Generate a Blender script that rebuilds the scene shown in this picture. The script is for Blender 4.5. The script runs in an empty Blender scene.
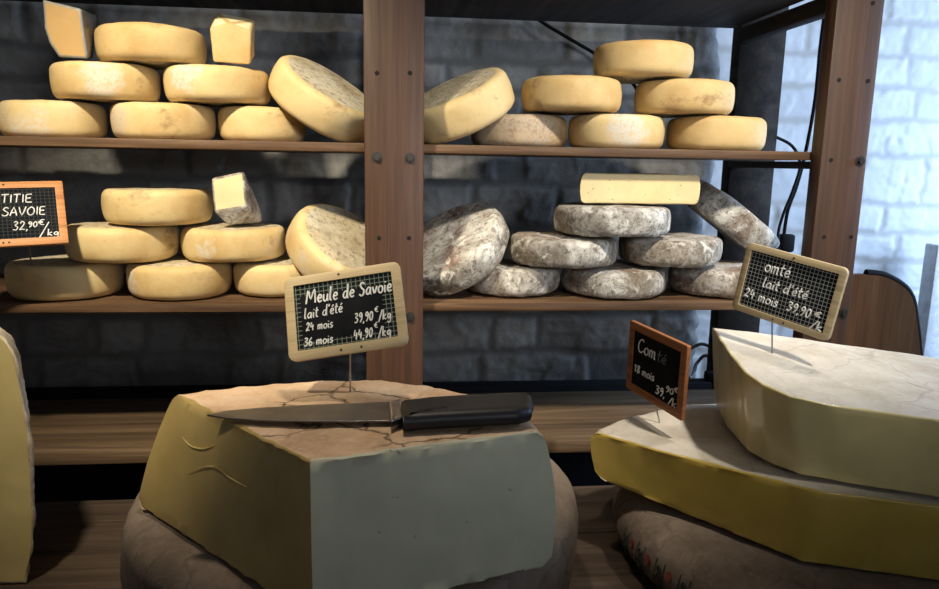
import bpy, bmesh, math, random
from mathutils import Vector, Matrix, noise

random.seed(7)
scene = bpy.context.scene
COL = scene.collection
PI = math.pi

# ------------------------------------------------------------------ camera
YAW, PITCH, ROLL, FPX = math.radians(6.0), math.radians(10.4), math.radians(1.0), 720.0
CAM = Vector((0, 0, 1.5))
FWD = Vector((math.sin(YAW) * math.cos(PITCH), math.cos(YAW) * math.cos(PITCH), -math.sin(PITCH)))
_R0 = Vector((math.cos(YAW), -math.sin(YAW), 0))
_U0 = _R0.cross(FWD)
RGT = _R0 * math.cos(ROLL) + _U0 * math.sin(ROLL)
UPV = -_R0 * math.sin(ROLL) + _U0 * math.cos(ROLL)


def ray(px, py):
    return FWD + RGT * ((px - 469.5) / FPX) + UPV * ((294.5 - py) / FPX)


def at(px, py, Y):
    d = ray(px, py)
    return CAM + d * (Y / d.y)


def atz(px, py, Z):
    d = ray(px, py)
    return CAM + d * ((Z - CAM.z) / d.z)


cam = bpy.data.cameras.new('camera')
cam.sensor_width = 36.0
cam.lens = 36.0 * FPX / 939.0
cam.clip_start = 0.02
cam_o = bpy.data.objects.new('camera', cam)
M = Matrix((RGT, UPV, -FWD)).transposed().to_4x4()
M.translation = CAM
cam_o.matrix_world = M
COL.objects.link(cam_o)
scene.camera = cam_o


# ------------------------------------------------------------------ materials
class NT:
    def __init__(self, name):
        self.m = bpy.data.materials.new(name)
        self.m.use_nodes = True
        self.t = self.m.node_tree
        self.b = self.t.nodes['Principled BSDF']
        self.co = self.t.nodes.new('ShaderNodeTexCoord').outputs['Object']

    def n(self, kind, **kw):
        nd = self.t.nodes.new('ShaderNode' + kind)
        for k, v in kw.items():
            setattr(nd, k, v)
        return nd

    def link(self, a, b):
        self.t.links.new(a, b)

    def mapped(self, scale=(1, 1, 1), rnd=True):
        mp = self.n('Mapping')
        mp.inputs['Scale'].default_value = scale
        self.link(self.co, mp.inputs['Vector'])
        if rnd:
            oi = self.n('ObjectInfo')
            ml = self.n('Math', operation='MULTIPLY')
            ml.inputs[1].default_value = 37.0
            self.link(oi.outputs['Random'], ml.inputs[0])
            self.link(ml.outputs[0], mp.inputs['Location'])
        return mp.outputs[0]

    def noise(self, scale, detail=4, rough=.55, vec=None, dist=0.0):
        nd = self.n('TexNoise')
        nd.inputs['Scale'].default_value = scale
        nd.inputs['Detail'].default_value = detail
        nd.inputs['Roughness'].default_value = rough
        nd.inputs['Distortion'].default_value = dist
        self.link(vec if vec else self.co, nd.inputs['Vector'])
        return nd.outputs['Fac']

    def ramp(self, fac, stops):
        r = self.n('ValToRGB')
        el = r.color_ramp.elements
        while len(el) < len(stops):
            el.new(.5)
        for e, (p, c) in zip(el, stops):
            e.position = p
            e.color = (c, c, c, 1) if isinstance(c, (int, float)) else (*c, 1)
        self.link(fac, r.inputs[0])
        return r.outputs[0]

    def mix(self, fac, a, b, mode='MIX'):
        x = self.n('Mix', data_type='RGBA', blend_type=mode)
        for sock, v in ((x.inputs[0], fac), (x.inputs[6], a), (x.inputs[7], b)):
            if isinstance(v, (int, float)):
                sock.default_value = v
            elif isinstance(v, tuple):
                sock.default_value = (*v, 1)
            else:
                self.link(v, sock)
        return x.outputs[2]

    def math(self, op, a, b=0.0):
        x = self.n('Math', operation=op)
        for s, v in ((x.inputs[0], a), (x.inputs[1], b)):
            if isinstance(v, (int, float)):
                s.default_value = v
            else:
                self.link(v, s)
        return x.outputs[0]

    def bump(self, h, strength=.3, dist=.004, prev=None):
        b = self.n('Bump')
        b.inputs['Strength'].default_value = strength
        b.inputs['Distance'].default_value = dist
        self.link(h, b.inputs['Height'])
        if prev:
            self.link(prev, b.inputs['Normal'])
        return b.outputs[0]

    def done(self, color, rough=.7, normal=None, metal=0.0, spec=.3, coat=0.0, sss=0.0, coat_rough=.2):
        I = self.b.inputs
        for s, v in ((I['Base Color'], color), (I['Roughness'], rough)):
            if isinstance(v, (int, float)):
                s.default_value = v
            elif isinstance(v, tuple):
                s.default_value = (*v, 1)
            else:
                self.link(v, s)
        I['Metallic'].default_value = metal
        I['Specular IOR Level'].default_value = spec
        I['Coat Weight'].default_value = coat
        I['Coat Roughness'].default_value = coat_rough
        if sss:
            I['Subsurface Weight'].default_value = sss
            I['Subsurface Radius'].default_value = (.012, .008, .003)
            I['Subsurface Scale'].default_value = 1.0
        if normal:
            self.link(normal, I['Normal'])
        return self.m


def plain(name, c, rough=.6, metal=0.0, spec=.4):
    t = NT(name)
    v = t.mapped()
    f = t.noise(60, 3, .5, v)
    k = t.ramp(f, [(.3, .82), (.7, 1.1)])
    return t.done(t.mix(1.0, c, k, 'MULTIPLY'), rough, t.bump(f, .08, .001), metal, spec)


def mat_wood(name, axis, dark, mid, light, rough=.6, scale=1.0):
    t = NT(name)
    s = [26 * scale] * 3
    s[axis] = 1.6 * scale
    v = t.mapped(tuple(s))
    f = t.noise(1.0, 6, .65, v, .6)
    c = t.ramp(f, [(.28, dark), (.5, mid), (.75, light)])
    s2 = [160 * scale] * 3
    s2[axis] = 5 * scale
    g = t.noise(1.0, 3, .6, t.mapped(tuple(s2)))
    c = t.mix(1.0, c, t.ramp(g, [(.3, .7), (.6, 1.05)]), 'MULTIPLY')
    sc = t.noise(110, 2, .7, t.mapped())
    c = t.mix(t.ramp(sc, [(.70, 0.0), (.78, .45)]), c, light)
    return t.done(c, t.ramp(f, [(.3, rough + .12), (.7, rough - .1)]), t.bump(g, .25, .0015, t.bump(f, .2, .002)))


def mat_rind_yellow(name, mold=.0, brown=.0, tint=(1, 1, 1), patch=None):
    t = NT(name)
    v = t.mapped()
    a = t.noise(9, 5, .6, v)
    c = t.ramp(a, [(.3, (.58 * tint[0], .38 * tint[1], .155 * tint[2])), (.5, (.70 * tint[0], .53 * tint[1], .265 * tint[2])), (.72, (.78 * tint[0], .61 * tint[1], .32 * tint[2]))])
    fine = t.noise(85, 5, .7, v)
    c = t.mix(t.ramp(fine, [(.58, 0.0), (.72, .35)]), c, (.42, .24, .08))
    # brown stains
    st = t.noise(11, 6, .72, t.mapped((1, 1, 1.5)))
    c = t.mix(t.ramp(st, [(.60 - brown, 0.0), (.72 - brown, .75)]), c, (.25, .14, .065))
    # white mould bloom
    mo = t.noise(7, 3, .5, v)
    sp = t.noise(120, 4, .75, v)
    m1 = t.ramp(mo, [(.62 - mold, 0.0), (.70 - mold, 1.0)])
    m2 = t.ramp(sp, [(.42, .15), (.58, .85)])
    c = t.mix(t.math('MULTIPLY', m1, m2), c, (.68, .62, .52))
    if patch:
        (px_, py_, pz_, rad_, col_) = patch
        vm = t.n('VectorMath', operation='DISTANCE')
        t.link(t.co, vm.inputs[0])
        vm.inputs[1].default_value = (px_, py_, pz_)
        wob = t.math('ADD', vm.outputs['Value'], t.math('MULTIPLY', t.math('SUBTRACT', t.noise(45, 4, .6, v), .5), .06))
        edge = t.ramp(t.math('MULTIPLY', wob, 1.0 / rad_), [(.55, 1.0), (.95, 0.0)])
        sp2 = t.noise(150, 4, .75, v)
        c = t.mix(t.math('MULTIPLY', edge, t.ramp(sp2, [(.40, .25), (.55, .95)])), c, col_)
        c = t.mix(t.math('MULTIPLY', edge, t.ramp(sp2, [(.58, 0.0), (.66, .7)])), c, (.34, .27, .19))
    return t.done(c, .62, t.bump(fine, .25, .0015, t.bump(a, .3, .003)), spec=.3)


def mat_rind_cap(name):
    t = NT(name)
    v = t.mapped()
    a = t.noise(14, 6, .7, v)
    b = t.noise(90, 5, .75, v)
    c = t.ramp(a, [(.3, (.42, .32, .18)), (.52, (.60, .52, .36)), (.72, (.72, .67, .56))])
    c = t.mix(t.ramp(b, [(.5, 0.0), (.62, .8)]), c, (.26, .19, .12))
    return t.done(c, .8, t.bump(b, .6, .002, t.bump(a, .4, .004)))


def mat_grey(name, warm=0.0):
    t = NT(name)
    v = t.mapped()
    a = t.noise(16, 6, .68, v, .4)
    c = t.ramp(a, [(.30, (.10 + warm, .085, .065)), (.45, (.30 + warm, .27, .23)), (.56, (.50, .475, .43)), (.70, (.78, .76, .71))])
    b = t.noise(120, 5, .75, v)
    c = t.mix(t.ramp(b, [(.50, 0.0), (.62, .75)]), c, (.085, .07, .055))
    w = t.noise(34, 5, .7, t.mapped((1, 1, 1)), .8)
    c = t.mix(t.ramp(w, [(.54, 0.0), (.62, .75)]), c, (.80, .78, .73))
    br = t.noise(6, 3, .5, v)
    c = t.mix(t.ramp(br, [(.52, 0.0), (.68, .4 + warm * 3)]), c, (.25, .16, .075))
    return t.done(c, .9, t.bump(b, .5, .002, t.bump(a, .6, .005)), spec=.15)


def mat_paste(name, c0, c1, gloss=.45, coat=0.0, holes=.0, hs=60, wrap=0.0, sss=.15):
    t = NT(name)
    v = t.mapped()
    a = t.noise(5, 4, .55, v)
    c = t.ramp(a, [(.3, c0), (.7, c1)])
    c = t.mix(1.0, c, t.ramp(t.noise(13, 5, .6, v), [(.3, .86), (.7, 1.07)]), 'MULTIPLY')
    h = t.noise(hs, 2, .4, t.mapped((1, 1, 1.6)))
    nrm = t.bump(t.noise(35, 4, .6, v), .10, .002)
    if holes:
        hm = t.ramp(h, [(.74 - holes, 0.0), (.77 - holes, .75)])
        c = t.mix(hm, c, tuple(x * .35 for x in c0))
        nrm = t.bump(hm, -.5, .003, nrm)
    if wrap:
        wv = t.noise(7, 3, .5, t.mapped((1, 1, .5)), 1.5)
        nrm2 = t.bump(wv, wrap, .02)
        t.link(nrm2, t.b.inputs['Coat Normal'])
    return t.done(c, gloss, nrm, spec=.35, coat=coat, sss=sss, coat_rough=.12)


def mat_crust(name, base, dark, light, cracks=1.0):
    t = NT(name)
    v = t.mapped(rnd=False)
    a = t.noise(10, 6, .7, v)
    c = t.ramp(a, [(.28, dark), (.5, base), (.74, light)])
    b = t.noise(70, 5, .75, v)
    c = t.mix(t.ramp(b, [(.55, 0.0), (.72, .55)]), c, light)
    c = t.mix(t.ramp(b, [(.28, .6), (.42, 0.0)]), c, dark)
    wp = t.n('VectorMath', operation='ADD')
    nz = t.n('TexNoise')
    nz.inputs['Scale'].default_value = 18
    nz.inputs['Detail'].default_value = 4
    t.link(v, nz.inputs['Vector'])
    ms = t.n('VectorMath', operation='SCALE')
    ms.inputs['Scale'].default_value = .06
    t.link(nz.outputs['Color'], ms.inputs[0])
    t.link(v, wp.inputs[0])
    t.link(ms.outputs[0], wp.inputs[1])
    vo = t.n('TexVoronoi', feature='DISTANCE_TO_EDGE')
    vo.inputs['Scale'].default_value = 11
    t.link(wp.outputs[0], vo.inputs['Vector'])
    gate = t.ramp(t.noise(6, 2, .5, v), [(.42, 0.0), (.50, 1.0)])
    cr = t.math('MULTIPLY', t.ramp(vo.outputs['Distance'], [(.0, 1.0), (.03, 0.0)]), gate)
    cr = t.math('MULTIPLY', cr, cracks)
    c = t.mix(cr, c, tuple(x * .25 for x in dark))
    n1 = t.bump(b, .5, .002, t.bump(a, .4, .004))
    return t.done(c, .85, t.bump(cr, -.8, .004, n1), spec=.2)


def mat_stone(name, ca, cb, cj, bump=.5, lo=.55, hi=1.25):
    t = NT(name)
    sh = t.n('Attribute', attribute_name='shade').outputs['Fac']
    jo = t.n('Attribute', attribute_name='joint').outputs['Fac']
    c = t.mix(sh, ca, cb)
    a = t.noise(14, 7, .72, t.co, .5)
    c = t.mix(1.0, c, t.ramp(a, [(.25, lo), (.5, 1.0), (.75, hi)]), 'MULTIPLY')
    c = t.mix(jo, c, cj)
    b = t.noise(70, 6, .75, t.co)
    return t.done(c, .85, t.bump(b, bump, .004, t.bump(a, bump, .012)), spec=.25)


W_POST = mat_wood('post_wood', 2, (.050, .023, .013), (.072, .035, .021), (.095, .050, .030), .5)
W_SHELF = mat_wood('shelf_wood', 0, (.050, .026, .014), (.13, .072, .038), (.30, .19, .11), .55)
W_BRACE = mat_wood('brace_wood', 1, (.012, .009, .007), (.026, .018, .014), (.05, .036, .027), .7)
W_TABLE = mat_wood('table_wood', 0, (.045, .030, .022), (.085, .060, .044), (.14, .10, .075), .6)
W_BENCH = mat_wood('bench_wood', 0, (.055, .033, .018), (.125, .080, .046), (.25, .17, .10), .6)
W_FRAME_B = mat_wood('pale_frame_wood', 0, (.47, .36, .20), (.52, .41, .24), (.57, .46, .28), .55)
W_FRAME_O = mat_wood('orange_frame_wood', 0, (.42, .17, .06), (.58, .26, .10), (.68, .36, .16), .5)
W_FRAME_R = mat_wood('reddish_frame_wood', 0, (.24, .09, .035), (.36, .14, .055), (.46, .21, .09), .5)
W_PANEL = mat_wood('panel_wood', 2, (.13, .055, .02), (.17, .075, .028), (.21, .10, .04), .75)
STEEL = plain('bolt_steel', (.07, .065, .06), .5, .8)
WIRE = plain('pin_wire', (.45, .45, .45), .35, 1.0)
BLADE = plain('blade_steel', (.23, .22, .22), .36, .9)
BOLSTER = plain('bolster_steel', (.50, .50, .50), .3, 1.0)
BLACK = plain('black_plastic', (.012, .013, .017), .45)
RUBBER = plain('black_rubber', (.008, .008, .010), .75, 0, .15)
HOLE = plain('hole_dark', (.006, .005, .004), .9)
CHALK = plain('white_chalk', (.80, .80, .78), .9)
CHALK_D = plain('smudged_chalk', (.16, .16, .16), .9)
GREYPLAS = plain('grey_plastic', (.22, .23, .25), .5)
FILM_EDGE = plain('wrapped_side', (.30, .29, .27), .35)

RY = mat_rind_yellow('yellow_rind', .0)
RYM = mat_rind_yellow('yellow_rind_mould', .10, .02)
RYB = mat_rind_yellow('yellow_rind_brown', .06, .17, (.80, .72, .62), (-.03, -.1, .03, .13, (.52, .43, .33)))
RYO = mat_rind_yellow('ochre_rind', -.04, .03, (.92, .87, .80))
CAPY = mat_rind_cap('tomme_cap')
GREY = mat_grey('grey_rind')
GREYW = mat_grey('grey_rind_warm', .02)
GREYCAP = mat_grey('grey_cap', .055)
P_TOMME = mat_paste('tomme_paste', (.80, .62, .28), (.86, .70, .40), .5, holes=.035, hs=130)
P_CREAM = mat_paste('cream_paste', (.86, .74, .42), (.90, .80, .52), .5)
P_OCHRE = mat_paste('ochre_paste', (.50, .31, .12), (.58, .38, .16), .5)
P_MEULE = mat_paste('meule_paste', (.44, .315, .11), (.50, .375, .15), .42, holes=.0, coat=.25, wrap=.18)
P_MEULE2 = mat_paste('meule_daylit_paste', (.55, .54, .385), (.62, .60, .44), .45, holes=.025)  # same cheese as meule_paste, with the cool daylight put into its colour
P_MEULE_L = mat_paste('meule_crease_highlight', (.50, .38, .155), (.55, .43, .19), .35)  # lighter paste colour that paints the highlights on the film creases
P_COMTE = mat_paste('comte_paste', (.52, .37, .065), (.62, .46, .11), .30, coat=.6, wrap=.3)
P_COMTE2 = mat_paste('comte_pale_paste', (.70, .58, .25), (.80, .69, .36), .30, coat=.6, wrap=.3)
P_LEFT = mat_paste('left_paste', (.50, .39, .16), (.59, .48, .22), .45)
CRUST_M = mat_crust('meule_crust', (.64, .45, .29), (.42, .27, .16), (.78, .62, .46))
CRUST_C = mat_crust('comte_crust', (.60, .55, .47), (.46, .40, .32), (.72, .67, .60), .25)
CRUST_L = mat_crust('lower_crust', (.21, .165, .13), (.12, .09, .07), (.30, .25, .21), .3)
CRUST_W = mat_crust('white_speckled_crust', (.50, .40, .25), (.24, .17, .09), (.80, .76, .66), .2)
STONE_G = mat_stone('grey_stone', (.19, .19, .19), (.36, .35, .335), (.165, .163, .16), .35)
STONE_W = mat_stone('white_stone', (.60, .61, .64), (.70, .71, .73), (.50, .49, .48), .08, .90, 1.04)
PLASTER = plain('plaster', (.35, .33, .31), .9)
WHITEPAINT = plain('white_paint', (.75, .77, .80), .5)


# ------------------------------------------------------------------ object helpers
def new_obj(name, bm, mats, parent=None, smooth=True, sharp=.7):
    me = bpy.data.meshes.new(name)
    bmesh.ops.recalc_face_normals(bm, faces=bm.faces)
    bm.to_mesh(me)
    bm.free()
    for m in (mats if isinstance(mats, (list, tuple)) else [mats]):
        me.materials.append(m)
    if smooth:
        for p in me.polygons:
            p.use_smooth = True
        me.set_sharp_from_angle(angle=sharp)
    o = bpy.data.objects.new(name, me)
    COL.objects.link(o)
    if parent:
        o.parent = parent
    return o


def tag(o, label, cat, group=None):
    o['label'] = label
    o['category'] = cat
    if group:
        o['group'] = group
    return o


def thing(name, label, cat, loc, group=None):
    o = bpy.data.objects.new(name, None)
    o.empty_display_size = .03
    o.location = loc
    COL.objects.link(o)
    return tag(o, label, cat, group)


def struct(o):
    o['kind'] = 'structure'
    return o


def box_bm(x0, x1, y0, y1, z0, z1, bev=.002, bm=None):
    b = bmesh.new()
    bmesh.ops.create_cube(b, size=1)
    for v in b.verts:
        v.co = Vector((x0 + (v.co.x + .5) * (x1 - x0), y0 + (v.co.y + .5) * (y1 - y0), z0 + (v.co.z + .5) * (z1 - z0)))
    if bev:
        bmesh.ops.bevel(b, geom=b.edges[:], offset=bev, segments=2, affect='EDGES', profile=.5)
    return b


def add_tube(bm, pts, r, n=6, cap=True):
    pts = [Vector(p) for p in pts]
    rings = []
    prev = None
    for i, p in enumerate(pts):
        d = (pts[min(i + 1, len(pts) - 1)] - pts[max(i - 1, 0)])
        if d.length < 1e-9:
            d = Vector((0, 0, 1))
        d.normalize()
        if prev is None:
            a = d.orthogonal().normalized()
        else:
            a = (prev - d * prev.dot(d))
            a = a.normalized() if a.length > 1e-6 else d.orthogonal().normalized()
        prev = a
        b = d.cross(a)
        rings.append([bm.verts.new(p + (a * math.cos(2 * PI * k / n) + b * math.sin(2 * PI * k / n)) * (r[min(i, len(r) - 1)] if isinstance(r, list) else r)) for k in range(n)])
    for A, B in zip(rings, rings[1:]):
        for k in range(n):
            bm.faces.new((A[k], A[(k + 1) % n], B[(k + 1) % n], B[k]))
    if cap:
        bm.faces.new(rings[0][::-1])
        bm.faces.new(rings[-1])


def smooth_line(pts, sub=5):
    P = [Vector(p) for p in pts]
    if len(P) < 3:
        return P
    out = []
    for i in range(len(P) - 1):
        p0, p1, p2, p3 = P[max(i - 1, 0)], P[i], P[i + 1], P[min(i + 2, len(P) - 1)]
        for k in range(sub):
            t = k / sub
            out.append(.5 * ((2 * p1) + (p2 - p0) * t + (2 * p0 - 5 * p1 + 4 * p2 - p3) * t * t + (3 * p1 - p0 - 3 * p2 + p3) * t ** 3))
    out.append(P[-1])
    return out


def nz(p, f, seed):
    return noise.noise(Vector((p.x * f + seed, p.y * f - seed * 1.7, p.z * f + seed * .3)))


def slab_bm(top, bot, tags, step=.012, M_=8, r_rind=.012, r_cut=.0025, bulge=.0, rings=6, amp=(.0012, .0004, .001), seed=0., dome=0.0, freq=35, edge_rag=0.0):
    """A cheese body between two matching outlines (counter-clockwise).
    tags[i] names the wall from corner i to i+1: 0 rind, 1 cut paste, 3 second cut paste; caps get 2."""
    top = [Vector(p) for p in top]
    bot = [Vector(p) for p in bot]
    n = len(top)
    T, B, tg = [], [], []
    for i in range(n):
        L = max((top[(i + 1) % n] - top[i]).length, (bot[(i + 1) % n] - bot[i]).length)
        k = max(1, round(L / step))
        for j in range(k):
            T.append(top[i].lerp(top[(i + 1) % n], j / k))
            B.append(bot[i].lerp(bot[(i + 1) % n], j / k))
            tg.append(tags[i])
    N = len(T)
    isr = [1.0 if (tg[i] == 0 and tg[i - 1] == 0) else 0.0 for i in range(N)]
    # soften the change from rind to cut over a few samples
    soft = list(isr)
    bm = bmesh.new()
    levels = []
    NQ = 4
    for q in range(NQ):
        levels.append(('b', q / NQ * PI / 2))
    for m in range(M_ + 1):
        levels.append(('m', m / M_))
    for q in range(NQ - 1, -1, -1):
        levels.append(('t', q / NQ * PI / 2))
    grid = []
    for i in range(N):
        def nrm(Q):
            e1 = Q[i] - Q[i - 1]
            e2 = Q[(i + 1) % N] - Q[i]
            a = Vector((e1.y, -e1.x, 0)).normalized() + Vector((e2.y, -e2.x, 0)).normalized()
            return a.normalized()
        nv = nrm(T)
        corner = (tg[i] == 0) != (tg[i - 1] == 0)
        if corner:
            d = (T[i] - T[i - 1]) if tg[i] == 0 else (T[i] - T[(i + 1) % N])
            nv = Vector((d.x, d.y, 0)).normalized()
            soft[i] = 1.0
        r = r_cut + (r_rind - r_cut) * soft[i]
        h = (T[i] - B[i]).length
        up = (T[i] - B[i]) / h
        r = min(r, h * .45)
        row = []
        for kind, q in levels:
            if kind == 'b':
                ins, hh = r * (1 - math.sin(q)), r * (1 - math.cos(q))
            elif kind == 't':
                ins, hh = r * (1 - math.sin(q)), h - r * (1 - math.cos(q))
            else:
                ins, hh = 0.0, r + (h - 2 * r) * q
            ins -= bulge * soft[i] * math.sin(PI * hh / h)
            p = B[i] + up * hh - nv * ins
            if edge_rag and kind in 'bt':
                p = p + nv * edge_rag * noise.noise(Vector((p.x * 60, p.y * 60, p.z * 60 + seed)))
            row.append(bm.verts.new(p))
        grid.append(row)
    LV = len(levels)
    for i in range(N):
        a, b = grid[i], grid[(i + 1) % N]
        for k in range(LV - 1):
            f = bm.faces.new((a[k], b[k], b[k + 1], a[k + 1]))
            f.material_index = tg[i]
    for side in (0, LV - 1):
        ring = [g[side] for g in grid]
        c = sum((v.co for v in ring), Vector()) / N
        c = c + Vector((0, 0, dome if side else 0))
        prev = ring
        for s in range(1, rings):
            fct = 1 - s / rings
            cur = []
            for v in ring:
                p = c + (v.co - c) * fct
                p.z += (dome if side else 0) * (1 - fct) * fct * 1.2
                cur.append(bm.verts.new(p))
            for i in range(N):
                q = (prev[i], prev[(i + 1) % N], cur[(i + 1) % N], cur[i])
                f = bm.faces.new(q if side else q[::-1])
                f.material_index = 2
            prev = cur
        cv = bm.verts.new(c)
        for i in range(N):
            q = (prev[i], prev[(i + 1) % N], cv)
            f = bm.faces.new(q if side else q[::-1])
            f.material_index = 2
    bmesh.ops.recalc_face_normals(bm, faces=bm.faces)
    bm.normal_update()
    mv = []
    for v in bm.verts:
        idx = {f.material_index for f in v.link_faces}
        a = amp[1] if (1 in idx or 3 in idx) else (amp[2] if 2 in idx else amp[0])
        d = nz(v.co, freq * .35, seed) * 1.3 + nz(v.co, freq, seed + 5) * .8 + nz(v.co, freq * 3, seed + 9) * .4
        mv.append((v, v.normal * d * a))
    for v, d in mv:
        v.co += d
    return bm


def split_cheese(bm, parent, rind_mats, paste_mats, loc):
    """rind (side and caps) and paste (cut walls) as two parts of one thing."""
    for v in bm.verts:
        v.co -= loc
    for nm, keep, mats, rm in (('rind', (0, 2), rind_mats, {0: 0, 2: 1}), ('paste', (1, 3), paste_mats, {1: 0, 3: 1})):
        b = bm.copy()
        bmesh.ops.delete(b, geom=[f for f in b.faces if f.material_index not in keep], context='FACES')
        for f in b.faces:
            f.material_index = rm[f.material_index]
        if len(b.faces):
            me = bpy.data.meshes.new(nm)
            b.to_mesh(me)
            for m in mats:
                me.materials.append(m)
            for p in me.polygons:
                p.use_smooth = True
            me.set_sharp_from_angle(angle=.75)
            o = bpy.data.objects.new(nm, me)
            COL.objects.link(o)
            o.parent = parent
        b.free()
    bm.free()


def circle(cx, cy, z, r, n=56, wob=0.0, seed=0.0):
    return [Vector((cx + math.cos(a) * r * (1 + wob * math.sin(2 * a + seed)), cy + math.sin(a) * r * (1 + wob * math.sin(2 * a + seed)), z)) for a in [2 * PI * k / n for k in range(n)]]


# ------------------------------------------------------------------ shelves and walls
YF = 1.25          # front plane of the shelf boards
Z1, Z2, ZB = 1.529, 1.253, .99
ZTOP = 1.80
XP0, XP1 = -.050, .048
XR0, XR1 = .743, .829
ZT = .92           # table top

floor = struct(new_obj('floor', box_bm(-2.2, 3.2, -.6, 3.0, -.1, 0, 0), plain('floor_tile', (.22, .2, .18), .6), smooth=False))


def hsh(a, b=0.0):
    return (math.sin(a * 127.1 + b * 311.7) * 43758.5453) % 1.0


def stone_wall(name, x0, x1, z0, z1, Y, mat, rh, cw, depth, res, seed, jw=.006, edge=None, back=.05):
    nx, nzv = int((x1 - x0) / res), int((z1 - z0) / res)
    bm = bmesh.new()
    ls = bm.verts.layers.float.new('shade')
    lj = bm.verts.layers.float.new('joint')
    # courses of unequal height
    zs = [z0 - .03]
    k = 0
    while zs[-1] < z1 + .1:
        zs.append(zs[-1] + rh * (.70 + .6 * hsh(k, seed)))
        k += 1
    rows = []
    for r in range(len(zs) - 1):
        xs = [x0 - .2 * hsh(r, seed + 3)]
        c = 0
        while xs[-1] < x1 + .1:
            xs.append(xs[-1] + cw * (.55 + .95 * hsh(r * 13.7 + c, seed + 7)))
            c += 1
        rows.append(xs)
    g = []
    for j in range(nzv + 1):
        line = []
        for i in range(nx + 1):
            x = x0 + (x1 - x0) * i / nx
            z = z0 + (z1 - z0) * j / nzv
            p = Vector((x, z, seed))
            wx = x + .012 * noise.noise(p * 14) + .006 * noise.noise(p * 45)
            wz = z + .010 * noise.noise(p * 9 + Vector((9, 9, 0))) + .005 * noise.noise(p * 50)
            r = 0
            while r < len(zs) - 2 and zs[r + 1] < wz:
                r += 1
            xs = rows[r]
            c = 0
            while c < len(xs) - 2 and xs[c + 1] < wx:
                c += 1
            d = min(wz - zs[r], zs[r + 1] - wz, wx - xs[c], xs[c + 1] - wx)
            hid = hsh(r * 5.3 + c * 1.9, seed + 11)
            u = (wx - xs[c]) / (xs[c + 1] - xs[c]) - .5
            w = (wz - zs[r]) / (zs[r + 1] - zs[r]) - .5
            s = max(0.0, min(1.0, (d - jw * .4) / (jw * 2.2)))
            s = s * s * (3 - 2 * s)
            prot = depth * (.25 + .75 * hid) + depth * .6 * (u * (hsh(r, c + 2.0) - .5) + w * (hsh(c, r + 4.0) - .5))
            prot += depth * .35 * noise.noise(p * 22) + depth * .25 * noise.noise(p * 60)
            # chiselled facets
            prot += depth * .5 * (noise.cell(Vector((x * 16 + .8 * noise.noise(p * 20), z * 22, seed))) - .5) * .6
            y = Y - s * max(prot, 0) - .004 * noise.noise(p * 5)
            if edge:
                e = edge - x + .018 * noise.noise(Vector((z * 9, seed, 1))) + .008 * noise.noise(Vector((z * 40, seed, 5)))
                if e < .05:
                    y += (1 - math.sqrt(max(0, 1 - (1 - max(e, 0) / .05) ** 2))) * .06
            v = bm.verts.new((x, y, z))
            v[ls] = hid * .75 + .25 * hsh(c * 7.7, r * 1.3)
            v[lj] = 1 - s
            line.append(v)
        g.append(line)
    for j in range(nzv):
        for i in range(nx):
            bm.faces.new((g[j][i], g[j][i + 1], g[j + 1][i + 1], g[j + 1][i]))
    # closed back
    cor = [bm.verts.new((x, Y + back, z)) for x, z in ((x0, z0), (x1, z0), (x1, z1), (x0, z1))]
    bm.faces.new(cor[::-1])
    bm.faces.new([cor[0], cor[1]] + [v for v in g[0][::-1]])
    bm.faces.new([cor[2], cor[3]] + [v for v in g[-1]])
    bm.faces.new([cor[3], cor[0]] + [g[j][0] for j in range(nzv + 1)])
    bm.faces.new([cor[1], cor[2]] + [g[j][-1] for j in range(nzv, -1, -1)])
    return struct(new_obj(name, bm, mat, smooth=True, sharp=1.2))


stone_wall('wall_back', -1.25, .775, 0.70, 1.98, 1.70, STONE_G, .092, .21, .010, .0065, 2.0, edge=.775, back=.10)
stone_wall('wall_right', .60, 2.05, 0.70, 2.25, 1.92, STONE_W, .105, .24, .0045, .006, 5.0, jw=.006)
struct(new_obj('trim_1', box_bm(at(931, 300, 1.8).x, at(931, 300, 1.8).x + .06, 1.80, 1.85, .0, at(935, 245, 1.8).z, .004), WHITEPAINT))

struct(new_obj('baseboard_back', box_bm(-1.25, .775, 1.69, 1.80, 0, .70, 0), PLASTER, smooth=False))
struct(new_obj('baseboard_right', box_bm(.80, 2.05, 1.91, 1.97, 0, .70, 0), PLASTER, smooth=False))

unit = thing('shelving_unit', 'dark brown bolted wooden shelving unit with three rows of shelves against the stone wall', 'shelves', (0, 1.4, 0))


def part(name, bm, mat, root, **kw):
    off = Vector(root.location)
    for v in bm.verts:
        v.co -= off
    return new_obj(name, bm, mat, root, **kw)


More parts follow.
